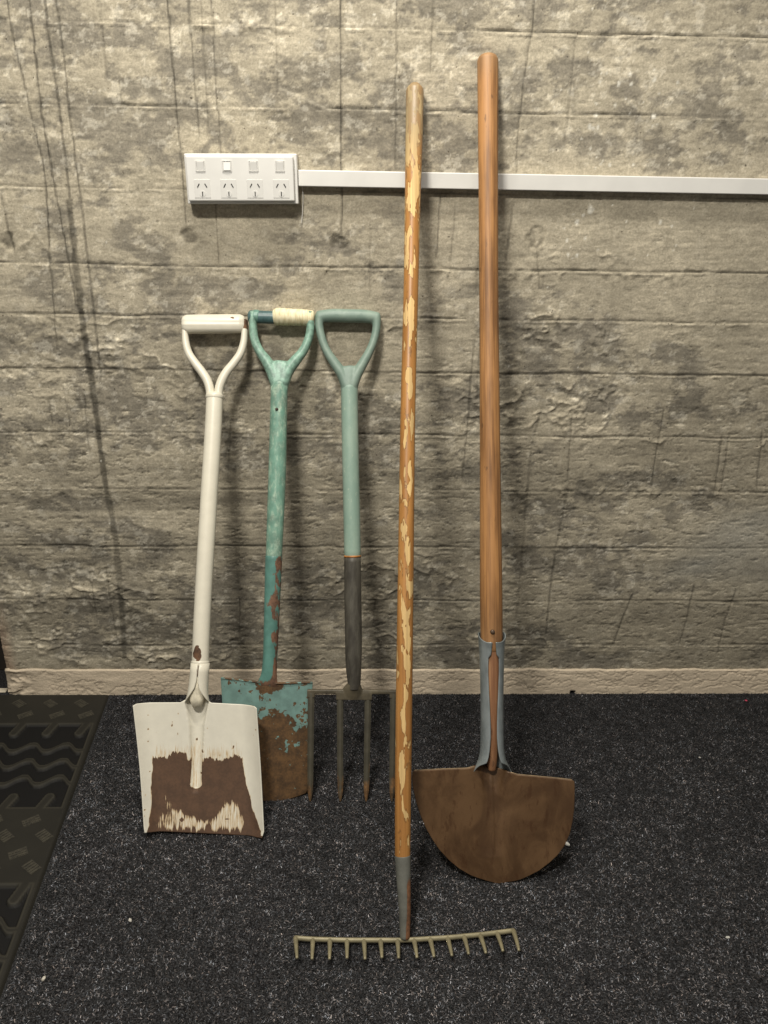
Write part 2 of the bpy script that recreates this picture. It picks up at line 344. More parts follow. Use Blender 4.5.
# broken left arris, pinkish
e = sm(X, XL + 0.035, XL + 0.004) * sm(Z, 0.30, 0.10); D -= 0.010 * sm(X, XL + 0.012, XL) * fbm(X, Z, 30, 30, 3)
rgb = rgb * (1 - 0.5 * e[..., None]) + 0.5 * e[..., None] * lin((160, 128, 105))
# greener and warmer as the board gets lower
rgb *= 1.0
Vw = np.stack([X, -D, Z], -1)
ex = Vw[:, :1].copy(); ex[..., 1] = 0.14; Vw = np.concatenate([ex, Vw], 1); cw = np.concatenate([rgb[:, :1] * 0.8, rgb], 1)
nr, nc = Vw.shape[:2]
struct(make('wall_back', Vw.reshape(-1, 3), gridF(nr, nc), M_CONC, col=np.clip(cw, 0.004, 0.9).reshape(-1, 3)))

# ------------------------------------------------------------------ painted plinth band along the foot of the wall
xs2 = np.concatenate([np.arange(XL - .002, 1.16, 0.002), np.arange(1.17, 2.4, 0.02)]); t2 = np.linspace(0, 1, 38)
X2, T2 = np.meshgrid(xs2, t2)
top = 0.0705 + 0.0045 * (fbm(X2, T2 * 0, 30, 1, 4, 2) - 0.5) * 2; Z2 = -0.002 + T2 * (top + .002)
ridge = np.clip(1 - np.abs(fbm(X2, Z2, 34, 60, 5, 6, .6) * 2 - 1) * 7, 0, 1) * sm(fbm(X2, Z2, 8, 20, 3, 44), .38, .52)
chip = sm(X2, XL + .10, XL) * sm(fbm(X2, Z2, 40, 60, 3, 4), .35, .6)
D2 = 0.0048 + 0.0022 * (fbm(X2, Z2, 14, 34, 4, 9) - .5) - 0.0016 * ridge - 0.005 * chip
D2 = np.where(T2 > 0.97, -0.001, D2)
notch = (np.abs(X2 - 0.517) < 0.0055) & (Z2 < 0.0085)
D2 = np.where(notch, -0.02, D2)
c2 = np.ones(X2.shape + (3,)) * lin((210, 194, 170)) * (1 + 0.25 * (fbm(X2, Z2, 10, 40, 4, 3) - .5) - .14 * ridge - .35 * chip)[..., None]
c2 = np.where(notch[..., None], lin((50, 38, 20)), c2)
V2 = np.stack([X2, -D2, Z2], -1); ex = V2[:, :1].copy(); ex[..., 1] = 0.14; V2 = np.concatenate([ex, V2], 1); c2 = np.concatenate([c2[:, :1] * .8, c2], 1)
struct(make('baseboard_back', V2.reshape(-1, 3), gridF(*V2.shape[:2]), M_PLINTH, col=c2.reshape(-1, 3)))

# dark panel painted to stand for the unlit void past the broken wall end
V, F = box(-2.4, XL + 0.002, 0.10, 0.14, 0.0, 2.62); struct(bevel(make('dark_void_panel_1', V, F, M_DARK, smooth=False), .003))
V, F = box(-2.4, XL - 0.012, 0.004, 0.020, 0.0, 0.004); struct(bevel(make('trim_1', V, F, plain('pale_threshold', (190, 180, 160), .5), smooth=False), .002))

# ------------------------------------------------------------------ floor: charcoal needle-felt carpet
V, F = box(-2.4, 2.4, -3.2, 0.14, -0.03, 0.0); struct(make('floor', V, F, M_CARPET, smooth=False))
floor = bpy.data.objects['floor']
N = 330000
fx = rng.uniform(-0.62, 1.15, N); fy = -rng.uniform(-0.0, 1.02, N)
a = rng.uniform(0, 2 * np.pi, N); L = rng.uniform(0.0018, 0.0042, N); wd = rng.uniform(0.00025, 0.0006, N); tl = rng.uniform(0, 0.0026, N); hz = rng.uniform(0.0002, 0.0012, N)
dx = np.cos(a); dy = np.sin(a)
P = np.empty((N, 4, 3), np.float32)
for i, (s, t) in enumerate(((-1, -1), (1, -1), (1, 1), (-1, 1))):
    P[:, i, 0] = fx + dx * L * s * .5 - dy * wd * t; P[:, i, 1] = np.minimum(fy + dy * L * s * .5 + dx * wd * t, -0.0045)
    P[:, i, 2] = hz + (tl if s > 0 else 0)
pile_tone = fbm(fx, fy, 5, 5, 4, 3) * 0.7 + 0.65
pile_tone *= 0.62 + 0.48 * sm(-fy, 0.05, 0.42)                     # fibres darker towards the skirting
cl = fbm(fx, fy, 90, 90, 2, 5)
b = rng.rand(N); v = np.where(b < 0.58, rng.uniform(16, 48, N), np.where(b < 0.96, rng.uniform(54, 104, N), rng.uniform(105, 140, N)))
v = v * (0.50 + 1.1 * cl)
tint = rng.uniform(-1, 1, N)
cf = np.stack([v * (1.02 + .06 * tint), v * 1.0, v * (1.01 - .05 * tint)], -1); cf = lin(cf) * pile_tone[:, None]
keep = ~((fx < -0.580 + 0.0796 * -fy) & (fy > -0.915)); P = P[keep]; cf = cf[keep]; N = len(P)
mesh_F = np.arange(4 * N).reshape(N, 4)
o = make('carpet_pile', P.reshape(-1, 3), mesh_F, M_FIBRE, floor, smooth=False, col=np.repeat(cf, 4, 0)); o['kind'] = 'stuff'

# ------------------------------------------------------------------ rubber doormat with tyre-tread pattern
k = Mt('black_rubber', 0.62, 0, 0.4)
n1 = k.noise(220, 4); n2 = k.noise(12, 4)
k.color(k.mix(k.step(n2, .4, .62), L4((40, 38, 31)), L4((58, 55, 44)))); k.bump(n1, 0.25, .0006); k.roughness(k.step(n1, .3, .7, .5, .75)); M_RUB = k.m
k = Mt('rubber_web', 0.7, 0, 0.3)
n1 = k.noise(260, 4); n2 = k.noise(14, 5)
k.color(k.mix(1.0, k.attr('Col'), k.math('MULTIPLY_ADD', n2, .8, .6), 'MULTIPLY')); k.bump(n1, .25, .0006); M_WEB = k.m
mat = empty('rubber_doormat', (-0.5850, -0.0075, 0.0)); SK = 0.0796
tag(mat, 'black rubber doormat with openwork tyre-tread pattern against the wall on the carpet', 'doormat')
us = np.arange(0, 0.62, 0.0022); vs = np.arange(0, 0.90, 0.0022)
U, Vv = np.meshgrid(us, vs)
def seg2(u0, v0, u1, v1):
    t = np.clip(((U - u0) * (u1 - u0) + (Vv - v0) * (v1 - v0)) / ((u1 - u0) ** 2 + (v1 - v0) ** 2), 0, 1)
    return np.hypot(U - u0 - t * (u1 - u0), Vv - v0 - t * (v1 - v0))
hole = np.minimum.reduce([U - 0.0145, 0.605 - U])            # >0 inside
band = np.full_like(U, -1.0)
for p in (0.117, 0.561):
    band = np.maximum(band, np.minimum(Vv - p, p + 0.256 - Vv))
hole = np.minimum(hole, band)
per = 0.0705
def tri(u):                                                  # zigzag with soft corners
    f = np.mod(u / per, 1.0); return np.where(f < .42, f / .42, (1 - f) / .58)
for p in (0.117, 0.561):
    for j, off in enumerate((0.076, 0.127, 0.178)):
        z = p + off + 0.003 + 0.022 * (.5 - sm(tri(U - 0.020 + 0.006 * j), .08, .92))
        hole = np.minimum(hole, np.abs(Vv - z) - 0.0074)
    for i in range(9):
        u0 = 0.030 + i * per
        hole = np.minimum(hole, seg2(u0 - 0.006, p - 0.004, u0 + 0.004, p + 0.030) - 0.0112)
        hole = np.minimum(hole, seg2(u0 + 0.024, p + 0.262, u0 + 0.013, p + 0.228) - 0.0112)
top_h = 0.0065
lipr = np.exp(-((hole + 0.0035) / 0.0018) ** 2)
H = 0.0012 + (top_h - 0.0012) * sm(hole, 0.0008, -0.0012) + 0.0009 * lipr
edge = np.minimum.reduce([U, 0.618 - U, Vv, 0.898 - Vv]); H = np.minimum(H, 0.0015 + 0.005 * sm(edge, -0.001, 0.006))
H = np.where(edge <= 0.0003, 0.0, H)
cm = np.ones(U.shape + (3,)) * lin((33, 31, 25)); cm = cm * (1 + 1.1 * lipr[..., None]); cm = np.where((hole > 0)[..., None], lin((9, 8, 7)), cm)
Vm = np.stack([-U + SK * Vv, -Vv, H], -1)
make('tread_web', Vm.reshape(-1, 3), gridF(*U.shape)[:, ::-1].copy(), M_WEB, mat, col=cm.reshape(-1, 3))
# small raised tread pads, each with its ribs
def pad_mesh(kind):
    parts = []; a, b = .0155, .010
    parts.append(box(-a, a, -b, b, 0, .0007))
    if kind:
        for i in range(5):
            x = -a + .003 + i * .0062
            parts.append(box(x, x + .0026, -b + .001, b - .001, .0007, .0018))
    else:
        for i in range(6):
            for j in range(3):
                x = -a + .0012 + i * .0050; y = -b + .0012 + j * .0062
                parts.append(box(x, x + .0032, y, y + .0042, .0007, .0017))
    V, F = join(*parts); return V, F
pads = []
for i in range(8):
    pads += [(.054 + i * .0705, .036, -38, 0 if i % 2 else 1), (.0275 + .006 + i * .0705 - .006 * (i > 0), .079, 35, 0)]
    pads += [(.0578 + i * .0705, .407, 35, 0), (.0235 + i * .0705, .4446, -40, 1), (.0578 + i * .0705, .4863, 30, 0), (.0245 + i * .0705, .5183, -38, 1)]
pm = {}
M_PAD = plain('rubber_pad', (52, 49, 40), .6, 0, .2, 150)
for u, v, r_, kd in pads:
    if kd in pm: o = pm[kd].copy(); COL.objects.link(o)
    else: Vp, Fp = pad_mesh(kd); o = make('tread_pad', Vp, Fp, M_PAD, mat, smooth=False); pm[kd] = o
    o.name = 'tread_pad'; o.location = (-u + SK * v, -v - .004, top_h - .0003); o.rotation_euler = (0, 0, math.radians(r_)); s_ = .62 if (v > .51 and False) else 1; o.scale = (s_, s_, 1)

# ------------------------------------------------------------------ power outlet
po = empty('power_outlet', (-0.2156, 0, 1.131)); po.rotation_euler = (0, math.radians(-.9), 0)
tag(po, 'white four-gang power outlet box on the concrete wall with small rocker switches', 'power outlet')
V, F = box(-.1015, .1015, -.027, .003, -.0425, .0425); bevel(make('mounting_block', V, F, M_WHITE, po, False), .002, 3)
V, F = box(-.0975, .0955, -.038, -.0272, -.0375, .0385); bevel(make('face_plate', V, F, M_WHITE, po, False), .0025, 3)
M_EDGE = plain('white_socket_rim', (214, 212, 206), .45, 0, .01)
for i in range(4):
    cx = -.0713 + i * .0476
    on = i == 1
    V, F = join(box(-.0086, -.0068, -.0014, .001, -.0094, .0094), box(.0068, .0086, -.0014, .001, -.0094, .0094), box(-.0068, .0068, -.0014, .001, .0080, .0094), box(-.0068, .0068, -.0014, .001, -.0094, -.0080)); h = bevel(make('switch_surround', V, F, M_EDGE, po, False), .0004); h.location = (cx, -.0379, .0215)
    V, F = box(-.0064, .0064, -.0014, .001, -.0077, .0077); r_ = bevel(make('rocker_switch', V, F, M_WHITE, h, False), .0006); r_.location = (0, -.0002, 0); r_.rotation_euler = (math.radians(-8 if on else 7), 0, 0)
    V, F = box(-.0145, .0145, -.0007, 0, -.0155, .0155); s_ = bevel(make('socket', V, F, M_EDGE, po, False), .0012); s_.location = (cx + .0005, -.0379, -.0165)
    for (sx, sz, ang) in ((-.0068, .0055, 30), (.0068, .0055, -30), (0, -.0085, 0)):
        V, F = box(-.0008, .0008, -.0004, .0003, -.0036, .0036); q = make('pin_slot', V, F, M_SLOT, s_, False); q.location = (sx, -.0009 - (.0006 if sx == 0 else 0), sz); q.rotation_euler = (0, math.radians(ang), 0)
    V, F = tube([(0, .0002, -.0085, .0056, .0056), (0, -.0006, -.0085, .0053, .0053)], 20, ref=(0, 0, 1), round_ends=False)
    make('earth_recess', V, F, M_EDGE, s_, False).location = (0, -.0005, 0)
for sx in (-.047, .048): pass

tr = empty('cable_trunking', (-.1135, 0, 1.1345)); tag(tr, 'long white rectangular cable trunking running right along the wall from the outlet', 'cable trunking')
V, F = box(0, 2.3, -.012, .003, -.0142, .0142); bevel(make('trunking_base', V, F, M_WHITE2, tr, False), .0008)
V, F = box(0.0, 2.3, -.0185, -.0115, -.0135, .0135); bevel(make('trunking_lid', V, F, M_WHITE, tr, False), .0012, 3)
V, F = tube([(0.006, -.004, -.012, .0005, .0005), (.0075, -.006, -.03, .0005, .0005), (.006, -.005, -.055, .0005, .0005), (.0035, -.005, -.078, .0005, .0005)], 6, 6, ref=(0, 1, 0))
o = make('white_thread', V, F, M_WHITE); o.location = (-.1135, 0, 1.1345); tag(o, 'thin white filament hanging beneath the right end of the power outlet', 'thread')

# ------------------------------------------------------------------ tool materials
def wear_mat(name, paint, rust, rough=0.5, rrough=0.8, scale=60, vec=(1, 1, 1), amp=0.9, sharp=0.04, metal=0.0, pv=.08, rv=.25, stain=None):
    k = Mt(name, rough, metal)
    n = k.noise(scale, 5, .6, vec); wv = k.attr('wear', True)
    mk = k.step(k.math('ADD', wv, k.math('MULTIPLY', k.math('SUBTRACT', n, .5), amp)), .5 - sharp, .5 + sharp)
    n2 = k.noise(45, 5, .6, loc=(5, 2, 1)); n3 = k.noise(230, 4, .6)
    pc = k.mix(k.step(n2, .3, .7), L4([c * (1 - pv) for c in paint]), L4([min(255, c * (1 + pv)) for c in paint]))
    if stain is not None:
        ms = k.step(k.math('ADD', wv, k.math('MULTIPLY', k.math('SUBTRACT', n, .5), amp)), .20, .52)
        pc = k.mix(ms, pc, L4(stain))
    rc = k.mix(k.step(k.math('MULTIPLY_ADD', n3, .4, k.math('MULTIPLY', n2, .6)), .35, .65), L4([c * (1 - rv) for c in rust]), L4([min(255, c * (1 + rv)) for c in rust]))
    k.color(k.mix(mk, pc, rc)); k.roughness(k.math('MULTIPLY_ADD', mk, rrough - rough, rough))
    k.bump(k.math('SUBTRACT', k.math('MULTIPLY', n3, .3), mk), .35, .0006)
    return k.m
WHITEP = (218, 212, 194)
M_WSH = wear_mat('chipped_white_enamel', WHITEP, (92, 66, 46), .36, .8, 70, (1, 1, .5), .7, pv=.015)
M_WBL = wear_mat('worn_white_blade_paint', (220, 215, 199), (86, 63, 46), .40, .75, 46, (10, 1, .8), 1.1, .07, pv=.015, rv=.10, stain=(198, 172, 132))
M_TEAL = wear_mat('worn_teal_paint', (108, 146, 129), (160, 176, 156), .42, .6, 120, (1, 1, .4), 1.4, .3)
M_TEALBL = wear_mat('rusting_teal_blade_paint', (108, 138, 131), (86, 63, 38), .55, .62, 75, (1, 1, .9), 3.0, .04, rv=.22)
M_TEALSOCK = wear_mat('rusting_teal_socket_paint', (88, 130, 120), (106, 78, 60), .4, .75, 60, (1, 1, .5), 1.6, .05)
k = Mt('sage_plastic', .48, 0, .5); n = k.noise(30, 5, .6, (1, 1, .4)); n3 = k.noise(150, 5, .7, (1, 1, .5))
k.color(k.mix(k.step(n3, .60, .68, 0, .55), k.mix(k.step(n, .35, .7), L4((130, 154, 140)), L4((150, 170, 154))), L4((182, 192, 172)))); k.bump(n3, .15, .0006); M_SAGE = k.m
k = Mt('sage_grip_plastic', .5, 0, .5); n = k.noise(40, 5, .6); k.color(k.mix(k.step(n, .35, .7), L4((116, 136, 124)), L4((136, 154, 140)))); k.bump(n, .15, .0006); M_SAGE2 = k.m
k = Mt('tarnished_fork_socket', .55, .1, .5); n = k.noise(24, 6, .7, (2.5, 2.5, .6)); n3 = k.noise(220, 4, .6)
k.color(k.mix(k.step(n, .35, .7), L4((58, 54, 47)), L4((92, 88, 78)))); k.bump(n3, .25, .0006); M_FSOCK = k.m
M_FORK = wear_mat('rusted_fork_steel', (80, 76, 64), (108, 80, 50), .5, .75, 60, (1, 1, .4), .8, .1, .15)
M_SPADE = None
k = Mt('bronze_brown_blade', .42, .25, .5)
n = k.noise(16, 6, .6, (1, 1, .7), dist=.6); n2 = k.noise(60, 5, .6, (1.6, 1, .6)); n3 = k.noise(260, 3)
c = k.mix(k.step(n, .36, .64), L4((82, 59, 38)), L4((108, 81, 54)))
c = k.mix(k.step(n2, .56, .68, 0, .55), c, L4((70, 44, 24)))
k.color(c); k.roughness(k.step(n, .3, .7, .28, .50)); k.bump(k.math('ADD', n2, k.math('MULTIPLY', n3, .3)), .18, .0008); M_BRONZE = k.m
k = Mt('galvanised_socket', .38, .55, .5)
n = k.noise(40, 5, .6, (1, 1, .5)); k.color(k.mix(k.step(n, .3, .7), L4((134, 142, 142)), L4((166, 174, 174)))); k.bump(k.noise(200, 3), .12, .0005); M_GALV = k.m

def wood(name, c1, c2, patch=None, amt=.5, vec=(70, 70, 9), top=None, rough=.42):
    k = Mt(name, rough, 0, .5)
    g = k.noise(1, 5, .65, (220, 220, 6)); n = k.noise(1, 4, .55, (30, 30, 5), (3, 3, 3))
    c = k.mix(k.step(k.math('MULTIPLY_ADD', g, .5, k.math('MULTIPLY', n, .5)), .36, .62), L4(c1), L4(c2))
    sp = k.step(k.noise(1, 3, .5, (90, 90, 28), (9, 1, 5)), .66, .72, 0, .5); c = k.mix(sp, c, L4([v * .55 for v in c1]))
    if patch:
        wv = k.attr('wear', True)
        pn = k.math('ADD', k.noise(1, 3, .5, vec, (1, 7, 2), dist=.3), k.math('MULTIPLY', wv, .30))
        mk = k.step(pn, .60, .62)
        grain = k.mix(k.step(g, .4, .66), L4([v * .86 for v in patch]), L4(patch)); 
        c = k.mix(mk, c, grain); rim = k.math('MULTIPLY', k.step(pn, .565, .60), k.math('SUBTRACT', 1.0, mk)); c = k.mix(k.math('MULTIPLY', rim, .55), c, L4([v * .62 for v in c1]))
        k.roughness(k.math('MULTIPLY_ADD', mk, .3, rough))
    if top: 
        wt = k.attr('Col'); sx = k.t.nodes.new('ShaderNodeSeparateColor'); k.ln(wt, sx.inputs[0])
        c = k.mix(k.math('MULTIPLY', sx.outputs[0], k.step(n, .25, .6, .4, 1)), c, L4(top))
    k.color(c); k.bump(g, .2, .0005); return k.m
M_RWOOD = wood('peeling_varnished_wood', (148, 101, 50), (178, 127, 68), (222, 186, 124), vec=(95, 95, 24), top=(136, 122, 94))
M_LWOOD = wood('orange_brown_ash', (112, 76, 42), (172, 124, 74), None, top=(148, 118, 84), rough=.58)
M_INWOOD = wood('weathered_socket_wood', (122, 82, 54), (158, 116, 80), None, rough=.7)

def shaft(name, P, m, parent, wear=None, col=None, ns=28, sub=6, **kw):
    V, F = tube(P, ns, sub, **kw)
    W = None if wear is None else wear(V[:, 0], V[:, 1], V[:, 2]); C = None if col is None else col(V[:, 0], V[:, 1], V[:, 2])
    return make(name, V, F, m, parent, wear=W, col=C)

def blade(name, m, parent, xl, xr, zb, zt, depth, wear, nu=130, nv=130, th=.0018):
    """sheet of steel; xl/xr(v), zb/zt(u) edges; depth(x,z,u,v) is y (towards the wall +)"""
    u = np.linspace(0, 1, nu); v = np.linspace(0, 1, nv); U_, V_ = np.meshgrid(u, v)
    Zb = zb(U_); Zt = zt(U_); Zz = Zb + (Zt - Zb) * V_
    Xx = xl(V_) + (xr(V_) - xl(V_)) * U_
    Yy = depth(Xx, Zz, U_, V_)
    W = wear(Xx, Zz, U_, V_) if wear else None
    o = make(name, np.stack([Xx, Yy, Zz], -1).reshape(-1, 3), gridF(nv, nu), m, parent, wear=None if W is None else W.ravel())
    solid(o, th, 1.0); return o
I = np.interp

# ================================================================== 1. white square-mouth shovel
t = frame('square_mouth_shovel', (-.2791, -.453, 0), (-.2809, -.0165, .8817))
tag(t, 'white painted square-mouth shovel with brown rust across its blade, leftmost tool on the wall', 'shovel')
def poly_in(u, z, pts, soft):
    """1 inside a polygon in (u, z*4.3) units, fading over soft"""
    q = [(a_, b_ * 4.3) for a_, b_ in pts]; zz_ = z * 4.3; d = np.full(np.shape(u), 9.0); ins = np.zeros(np.shape(u), bool)
    for (x0, y0), (x1, y1) in zip(q, q[1:] + q[:1]):
        t_ = np.clip(((u - x0) * (x1 - x0) + (zz_ - y0) * (y1 - y0)) / ((x1 - x0) ** 2 + (y1 - y0) ** 2 + 1e-12), 0, 1)
        d = np.minimum(d, np.hypot(u - x0 - t_ * (x1 - x0), zz_ - y0 - t_ * (y1 - y0)))
        c_ = (y0 > zz_) != (y1 > zz_); xi = x0 + (zz_ - y0) / (y1 - y0 + 1e-12) * (x1 - x0); ins ^= c_ & (u < xi)
    return sm(np.where(ins, d, -d), -soft, soft)
def wear_w(x, z, u, v):
    w1 = .016 * (fbm(u * 0 + x, z, 40, 40, 4, 3) - .5) * 2; uu = u + w1; zz_ = z + .012 * (fbm(x, z * 0, 300, 1, 3, 9) - .5) * 2
    body = poly_in(uu, z + .008 * (fbm(x, z * 0, 320, 1, 3, 5, .7) - .5) * 2, [(.098, .144), (.20, .140), (.26, .152), (.38, .149), (.40, .13), (.50, .13), (.52, .142), (.66, .136), (.78, .146), (.838, .140), (.85, .105), (.885, .065), (.93, .035), (.985, .004), (1.02, -.02), (-.02, -.02), (.0, .006), (.035, .02), (.05, .05)], .012)
    groove = sm(np.hypot(x + .0212, np.minimum(0, z - .094)), .0128, .0098)
    p1 = poly_in(uu, zz_, [(.62, .046), (.69, .062), (.745, .064), (.80, .045), (.83, .022), (.80, .009), (.56, .011), (.53, .022), (.56, .034)], .035)
    p2 = poly_in(uu, zz_, [(.165, .070), (.21, .062), (.26, .050), (.36, .038), (.50, .028), (.55, .016), (.50, .012), (.12, .013), (.06, .024), (.09, .036), (.17, .045)], .035) * (.55 + .8 * fbm(u, z, 14, 60, 4, 8))
    e = body * (1 - groove) * .92 * (1 - .60 * np.clip(np.maximum(p1, p2), 0, 1))
    fade = .30 * sm(z, .19, .145) * sm(u, .08, .14) * sm(u, .88, .80)
    e = np.maximum(e, fade); e = np.maximum(e, .9 * sm(z, .0065, .0025))
    return np.clip(e + sm(fbm(x, z, 90, 90, 2, 12), .82, .88) * .5, 0, 1)
def dep_w(x, z, u, v):
    s = np.maximum(0, np.abs(u - .5) * 2 - .72) / .28
    y = -.019 * s ** 1.7
    gw = I(z, [.075, .10, .20, .25], [.006, .0115, .015, .024]); gd = I(z, [.076, .084, .11, .20, .25], [.0, .006, .009, .012, .020])
    y = y + gd * np.clip(1 - ((x + .0215) / gw) ** 2, 0, 1) ** .6
    y = y - .006 * sm(np.abs(u - .5) * 2, .85, .5) * sm(v, 0, .5) * 0 + .006 * np.sin(np.pi * v) 
    return y
def zt_w(u):
    x = -.1356 + u * .2288; return I(x, [-.1356, -.130, -.052, -.040, -.0225, -.006, .006, .088, .0932], [.2405, .2435, .2435, .250, .262, .250, .2425, .2380, .2350])
blade('blade', M_WBL, t, lambda v: I(v, [0, .04, .5, 1], [-.1085, -.1105, -.1219, -.1356]), lambda v: I(v, [0, .05, .5, 1], [.1060, .1095, .1020, .0932]), lambda u: I(u, [0, .05, .95, 1], [.0125, .0105, -.0005, .001]), zt_w, dep_w, wear_w, 180, 160)
# open throat: folded steel cone wrapping the shaft, split at the front
def split_cone(zs_, half_gap, R, cx, cy=None, open_=None, n=40):
    rows = []
    for i, z in enumerate(zs_):
        g_ = half_gap[i]; r_ = R[i]; a0 = math.asin(min(.999, g_ / r_)) if open_ is None or open_[i] == 0 else open_[i]
        th = np.linspace(a0, 2 * math.pi - a0, n); c = cx[i]
        rows.append(np.stack([c + r_ * np.sin(th) * -1, -(r_ * np.cos(th)) + (cy[i] if cy is not None else 0), np.full(n, z)], -1))
    return np.array(rows)
zs_ = np.array([.236, .244, .252, .262, .272, .285, .300, .316]); 
op = [1.75, 1.45, 1.0, .55, .22, .06, .05, .05]
rw = split_cone(zs_, [.002] * 8, [.0235, .0215, .0190, .0175, .0168, .0163, .0161, .0160], I(zs_, [.236, .316], [-.0215, -.0165]), None, op)
rows, nn = rw.shape[:2]
solid(make('throat', rw.reshape(-1, 3), gridF(rows, nn), M_WSH, t, wear=(np.abs(rw[..., 0] + .018) < .0035).ravel() * sm(rw[..., 2], .25, .28).ravel() * (rw[..., 1].ravel() < 0) * .42), .0016)
shaft('shaft_end_plug', [(-.0215, .001, .240, .0105, .0105), (-.0213, .000, .250, .0135, .0135), (-.0205, 0, .262, .0135, .0135), (-.019, 0, .29, .0135, .0135)], plain('white_plug_paint', (206, 198, 176), .55), t)
def wear_s(x, y, z):
    f = (y < 0) * 1.0
    j_ = 1 + 1.6 * (fbm(x, z, 160, 160, 3, 6) - .5)
    a_ = np.exp(-((x + .0185) / .0085) ** 2 - ((z - .336) / .014) ** 2) * .95 * j_
    b_ = np.exp(-((x + .0150) / .006) ** 2 - ((z - .300) / .012) ** 2) * .85 * j_
    return np.clip((a_ + b_) * f + .10, 0, 1)
shaft('shaft', [(-.0165, 0, .296, .0160, .0160), (-.0158, 0, .35, .0160, .0160), (-.0134, 0, .4352, .0160, .0160), (-.0060, 0, .62, .0162, .0162), (.0015, 0, .8174, .0160, .0160), (.0016, 0, .8245, .0158, .0158)], M_WSH, t, wear_s, sub=14)
shaft('socket_ring', [(-.0163, 0, .3150, .0172, .0172), (-.0162, 0, .3185, .0172, .0172)], M_WSH, t, lambda x, y, z: x * 0)
shaft('shaft_collar', [(.0015, 0, .8215, .0172, .0172), (.0016, 0, .8250, .0172, .0172)], M_WSH, t, lambda x, y, z: x * 0)
arms = []
for s in (-1, 1):
    arms.append(tube([(.0015 + s * .0080, 0, .815, .0078, .0098), (.0010 + s * .0088, 0, .838, .0084, .0095), (.0008 + s * .0140, 0, .855, .0086, .0090), (s * .0225, 0, .8700, .0084, .0086), (s * .0370, 0, .889, .0080, .0084), (s * .0490, 0, .907, .0076, .0084), (s * .0555, 0, .928, .0070, .0084), (s * .0575, 0, .950, .0062, .0094), (s * .0580, 0, .973, .0056, .0105)], 20, 7))
V, F = join(*arms); make('handle_yoke', V, F, M_WSH, t, wear=np.where((V[:, 0] > .05) & (V[:, 2] > .955), .75, .06))
gr = [(-.0570, 0, .9650, .0165, .0172), (-.0525, 0, .9652, .0168, .0184), (0, 0, .9665, .0170, .0186), (.0480, 0, .9675, .0168, .0182), (.0530, 0, .9676, .0150, .0165)]
V, F = tube(gr, 32, 8, ref=(0, 0, 1)); 
# long slot of the rolled sheet grip
a_ = np.arctan2(V[:, 2] - .970, -V[:, 1]); sl = np.exp(-((a_ + .28) / .16) ** 2) + .7 * np.exp(-((a_ + .75) / .12) ** 2); V[:, 1] += .0022 * sl
make('grip', V, F, M_WSH, t, wear=np.exp(-((V[:, 0] - .036) / .0045) ** 2 - ((V[:, 2] - .975) / .0022) ** 2) * (V[:, 1] < 0) * .95 + .04)

# ================================================================== 2. teal spade with taped grip
t = frame('digging_spade', (-.1413, -.3598, 0), (-.1494, -.0175, .8947))
tag(t, 'teal painted digging spade with cream-taped grip and rusty blade, behind the white shovel', 'spade')
def wear_g(x, z, u, v):
    line = .150 + .030 * (fbm(x, z, 18, 18, 3, 4) - .5) * 2
    e = sm(z, line + .030, line - .020) * .60 + .25
    e += .55 * sm(z, .2335, .2375) * sm(u, .2, .5) + .85 * np.exp(-((x + .026) / .024) ** 2 - ((z - .232) / .018) ** 2)
    e += .30 * np.exp(-((x + .03) / .03) ** 2 - ((z - .15) / .03) ** 2) - .35 * np.exp(-((x - .015) / .025) ** 2 - ((z - .195) / .03) ** 2) - .22 * np.exp(-((x + .11) / .04) ** 2 - ((z - .20) / .03) ** 2)
    e += .28 * np.exp(-((x - .045) / .012) ** 2 - ((z - .21) / .02) ** 2) - .16 * np.exp(-((x + .0) / .03) ** 2 - ((z - .115) / .022) ** 2)
    e += sm(z, .10, .04) * .35
    return np.clip(e, 0, 1)
def dep_g(x, z, u, v):
    s = (u - .5) * 2
    return .010 * s ** 2 - .004 * np.exp(-((x + .033) / .018) ** 2) * sm(z, .15, .235)
blade('blade', M_TEALBL, t, lambda v: I(v, [0, 1], [-.1130, -.1251]), lambda v: I(v, [0, .03, 1], [.040, .0435, .0545]), lambda u: .0135 - .0165 * np.sin(np.pi * np.clip(u * .92 + .04, 0, 1)) ** .8, lambda u: I(u, [0, .3, .5, .62, 1], [.2400, .2352, .2310, .2300, .2290]), dep_g, wear_g, 130, 150, .0022)
V, F = box(-.028, .046, -.0045, .004, .2285, .2320)
V, F = tube([(-.124, .008, .2395, .0018, .0030), (-.07, .000, .2350, .0018, .0034), (-.034, -.004, .2315, .0020, .0036), (.01, .000, .2300, .0018, .0034), (.0535, .008, .2290, .0018, .0030)], 10, 6, ref=(0, 1, 0)); make('tread_edge', V, F, M_TEALBL, t, wear=V[:, 2] * 0 + .62)
def wear_gs(x, y, z):
    right = sm(x, I(z, [.23, .28, .36, .45], [-.028, -.024, -.027, -.019]), I(z, [.23, .28, .36, .45], [-.022, -.018, -.021, -.012]))
    return np.clip(.12 + .42 * right * (y < .004) + .35 * sm(z, .255, .232) + .25 * np.exp(-((z - .40) / .03) ** 2 - ((x + .022) / .01) ** 2) + .3 * np.exp(-((z - .465) / .006) ** 2 - ((x + .010) / .008) ** 2), 0, 1)
shaft('socket', [(-.0330, .0005, .222, .0200, .0040), (-.0320, -.002, .232, .0195, .0065), (-.0305, -.002, .242, .0165, .0085), (-.0288, -.001, .262, .0145, .0120), (-.0275, 0, .285, .0142, .0142), (-.0250, 0, .34, .0148, .0148), (-.0222, 0, .41, .0158, .0158), (-.0194, 0, .4785, .0166, .0166)], M_TEALSOCK, t, wear_gs, sub=10)
